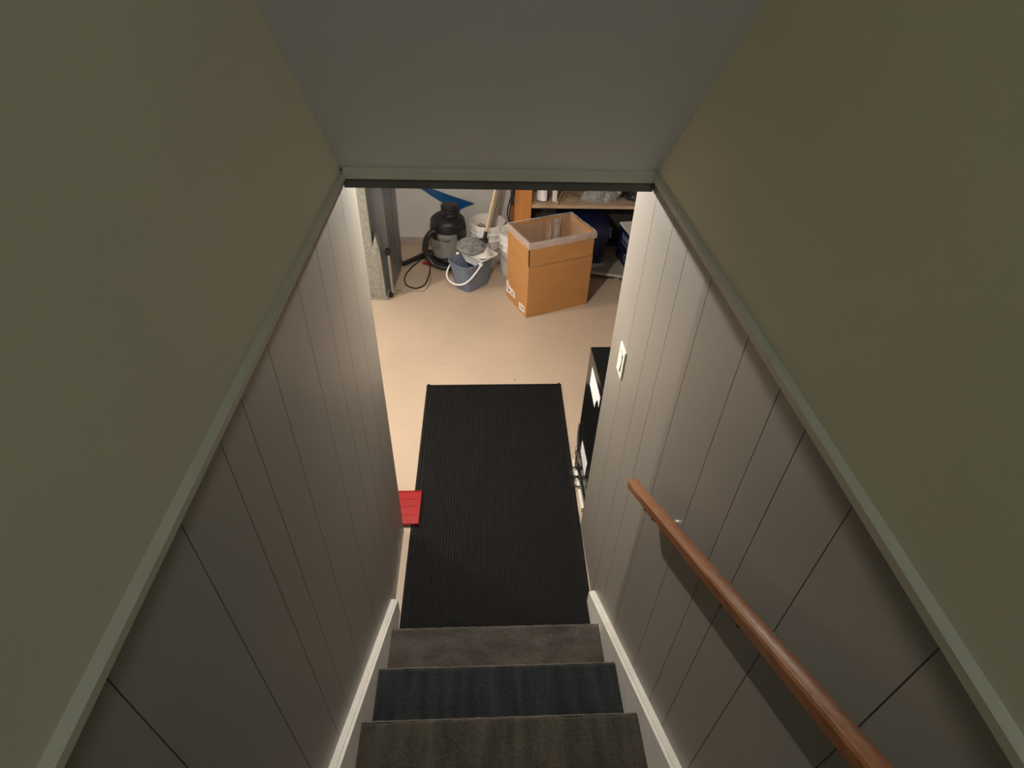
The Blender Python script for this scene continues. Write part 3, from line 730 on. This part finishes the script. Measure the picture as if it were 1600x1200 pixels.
# cords hanging at the post
b = B()
b.tube(smooth_path([(0.222, 4.79, 0.76), (0.210, 4.78, 0.66), (0.182, 4.78, 0.55), (0.170, 4.78, 0.46), (0.187, 4.78, 0.39), (0.205, 4.79, 0.35)], 8), 0.006, 8)
b.tube(smooth_path([(0.222, 4.775, 0.76), (0.222, 4.77, 0.64), (0.198, 4.77, 0.54), (0.186, 4.77, 0.46), (0.196, 4.78, 0.38), (0.207, 4.79, 0.35)], 8), 0.005, 8)
b.tube(smooth_path([(0.216, 4.785, 0.80), (0.212, 4.78, 0.70), (0.204, 4.78, 0.60), (0.208, 4.785, 0.54)], 8), 0.013, 8)
tag(obj('hanging_cords', b, 'blackm', loc=(0.19, 4.78, 0.4), smooth=True), 'bundle of black cords hanging on the left side of the orange post', 'cord')
# things on the shelf
jg = thing('jug', 'jug with a bluish white label and its shaded side made black on the shelf beside the orange post', 'jug', (0.478, 4.91, SZ))
jr = 0.052
obj('body', B().lathe([(jr - 0.006, SZ + 0.001), (jr, SZ + 0.006), (jr, SZ + 0.15), (jr - 0.015, SZ + 0.18), (0.02, SZ + 0.19)], 0.478, 4.91, 28), 'blackm', jg, smooth=True, angle=35)  # black body stands in for the shaded side of a white bottle
b = B()
b.grid(lambda u, v: (0.478 + (jr + 0.0012) * math.cos(-2.95 + 2.0 * u), 4.91 + (jr + 0.0012) * math.sin(-2.95 + 2.0 * u), SZ + 0.010 + 0.13 * v), 14, 2)
obj('label_sheet', b, 'paper', jg, smooth=True)
obj('lid', B().lathe([(0.021, SZ + 0.185), (0.024, SZ + 0.187), (0.024, SZ + 0.21), (0.01, SZ + 0.213)], 0.478, 4.91, 20), 'white', jg, smooth=True)
ct = thing('carton', 'narrow cream carton with drips on the shelf right of the labelled jug', 'carton', (0.578, 4.90, SZ))
obj('body', B().box(0.560, 0.597, 4.868, 4.95, SZ + 0.001, SZ + 0.16, 0.003), 'ivory', ct)
b = B()
for xx, zz in ((0.563, 0.02), (0.571, 0.05), (0.580, 0.012), (0.588, 0.04)): b.box(xx, xx + 0.006, 4.8665, 4.8695, SZ + zz, SZ + 0.155)
obj('drip', b, 'white', ct)
br = thing('wooden_spoon', 'wooden spoon lying on the shelf edge beside the narrow cream carton', 'spoon', (0.60, 4.85, SZ))
b = B(); b.tube([(0.596, 4.845, SZ + 0.009), (0.645, 4.98, SZ + 0.020), (0.665, 5.03, SZ + 0.026)], 0.008, 8)
obj('handle', b, 'stick', br, smooth=True)
b = B(); b.loft([[(0.588 + r_ * math.cos(2 * PI * k / 16), 4.825 + 1.2 * r_ * math.sin(2 * PI * k / 16), SZ + z_) for k in range(16)] for r_, z_ in ((0.008, 0.001), (0.019, 0.005), (0.021, 0.012), (0.015, 0.014), (0.005, 0.009))])
obj('bowl', b, 'stick', br, smooth=True)
def lump(cx, cy, z0, rx, ry, h, n, seed, crisp, m, name, parent=None, ymax=None):
    b = B(); NU, NV = n, n // 2; rings = []
    for j in range(NV + 1):
        v = j / NV; ph = PI / 2 * v; rr = []
        for i in range(NU):
            a = 2 * PI * i / NU
            x, y, z = math.cos(a) * math.cos(ph * 0.98), math.sin(a) * math.cos(ph * 0.98), math.sin(ph)
            k = 1 + crisp * nzv(x * 2.4 + seed, y * 2.4, z * 2.4) + crisp * 0.6 * abs(nzv(x * 6 + seed, y * 6, z * 6)) + crisp * 0.3 * nzv(x * 14, y * 14 + seed, z * 14)
            yy = cy + ry * y * k
            rr.append((cx + rx * x * k, min(yy, ymax) if ymax else yy, z0 + max(0.0, h * z * k)))
        rings.append(rr)
    b.loft(rings)
    return obj(name, b, m, parent, loc=None if parent else (cx, cy, z0), smooth=True, angle=12)
tag(lump(0.735, 4.965, SZ + 0.001, 0.075, 0.11, 0.018, 36, 2.2, 0.25, 'brown', 'brown_paper'), 'crumpled brown paper lying on the shelf between spoon and clear plastic bag', 'paper')
pb = thing('plastic_bag', 'crumpled clear plastic bag in the middle of the wooden shelf', 'bag', (1.0, 4.97, SZ))
lump(1.0, 4.965, SZ + 0.001, 0.155, 0.11, 0.16, 64, 5.1, 0.45, 'bag', 'film', pb, 5.11)
lump(1.0, 4.97, SZ + 0.001, 0.11, 0.085, 0.11, 48, 9.1, 0.45, 'tank', 'bag_contents', pb, 5.10)  # grey lump for the contents inside the clear bag
tag(lump(1.36, 4.98, SZ + 0.001, 0.16, 0.10, 0.30, 40, 8.3, 0.2, 'blackm', 'black_sack', None, 5.11), 'black sack at the dark right end of the shelf', 'sack')
# things under the shelf
def tote(x0, x1, y0, y1, z0, z1, label):
    t = thing('storage_tote', label, 'tote', ((x0 + x1) / 2, (y0 + y1) / 2, z0))
    b = B()
    def rr(i, z): return [(x0 + i, y0 + i, z), (x1 - i, y0 + i, z), (x1 - i, y1 - i, z), (x0 + i, y1 - i, z)]
    b.loft([rr(0.05, z0), rr(0.012, z1 - 0.06), rr(0.012, z1)])
    obj('body', b, 'navyc', t)
    b = B()
    b.box(x0, x1, y0, y1, z1 - 0.05, z1 - 0.005, 0.008); b.box(x0 - 0.006, x1 + 0.006, y0 - 0.006, y1 + 0.006, z1 - 0.004, z1 + 0.012, 0.005)
    obj('lid', b, 'navyc', t)
    for xx in (x0 + 0.06, (x0 + x1) / 2, x1 - 0.06): obj('rib', B().box(xx - 0.005, xx + 0.005, y0 + 0.004, y0 + 0.05, z0 + 0.03, z1 - 0.06, 0.003), 'navyc', t)
    b = B()
    b.box(x1 - 0.002, x1 + 0.022, y0 + 0.06, y0 + 0.16, z1 - 0.05, z1 - 0.02, 0.006)
    b.box(x1 + 0.002, x1 + 0.010, y0 + 0.02, y0 + 0.05, z1 - 0.07, z1 + 0.012, 0.003)
    obj('latch', b, 'tank', t)
tote(0.62, 1.04, 4.585, 4.98, 0.073, 0.40, 'navy plastic tote directly behind the right side of the cardboard box')
RN = Matrix.Translation((1.205, 4.52, 0)) @ Matrix.Rotation(math.radians(9), 4, 'Z')
nb = thing('printed_box', 'navy box with white lettering and pale lid under the shelf', 'box', (1.37, 4.66, 0.073))
obj('body', B(RN).box(0, 0.33, 0.0, 0.28, 0.073, 0.375, 0.002), 'navybox', nb)
obj('lid', B(RN).box(-0.006, 0.336, -0.006, 0.286, 0.375, 0.390, 0.003), 'pail', nb)
b = B()
def face_tx(y, z): return RN @ Matrix(((0, 0, -1, -0.0008), (-1, 0, 0, y), (0, 1, 0, z), (0, 0, 0, 1)))
text_mesh(b, 'IVM', 0.085, face_tx(0.19, 0.275)); text_mesh(b, 'C', 0.085, face_tx(0.10, 0.125))
t_ = B(RN); t_.box(-0.001, 0.0, 0.02, 0.19, 0.247, 0.255); b.add(t_.bm)
obj('lettering', b, 'printblue', nb)
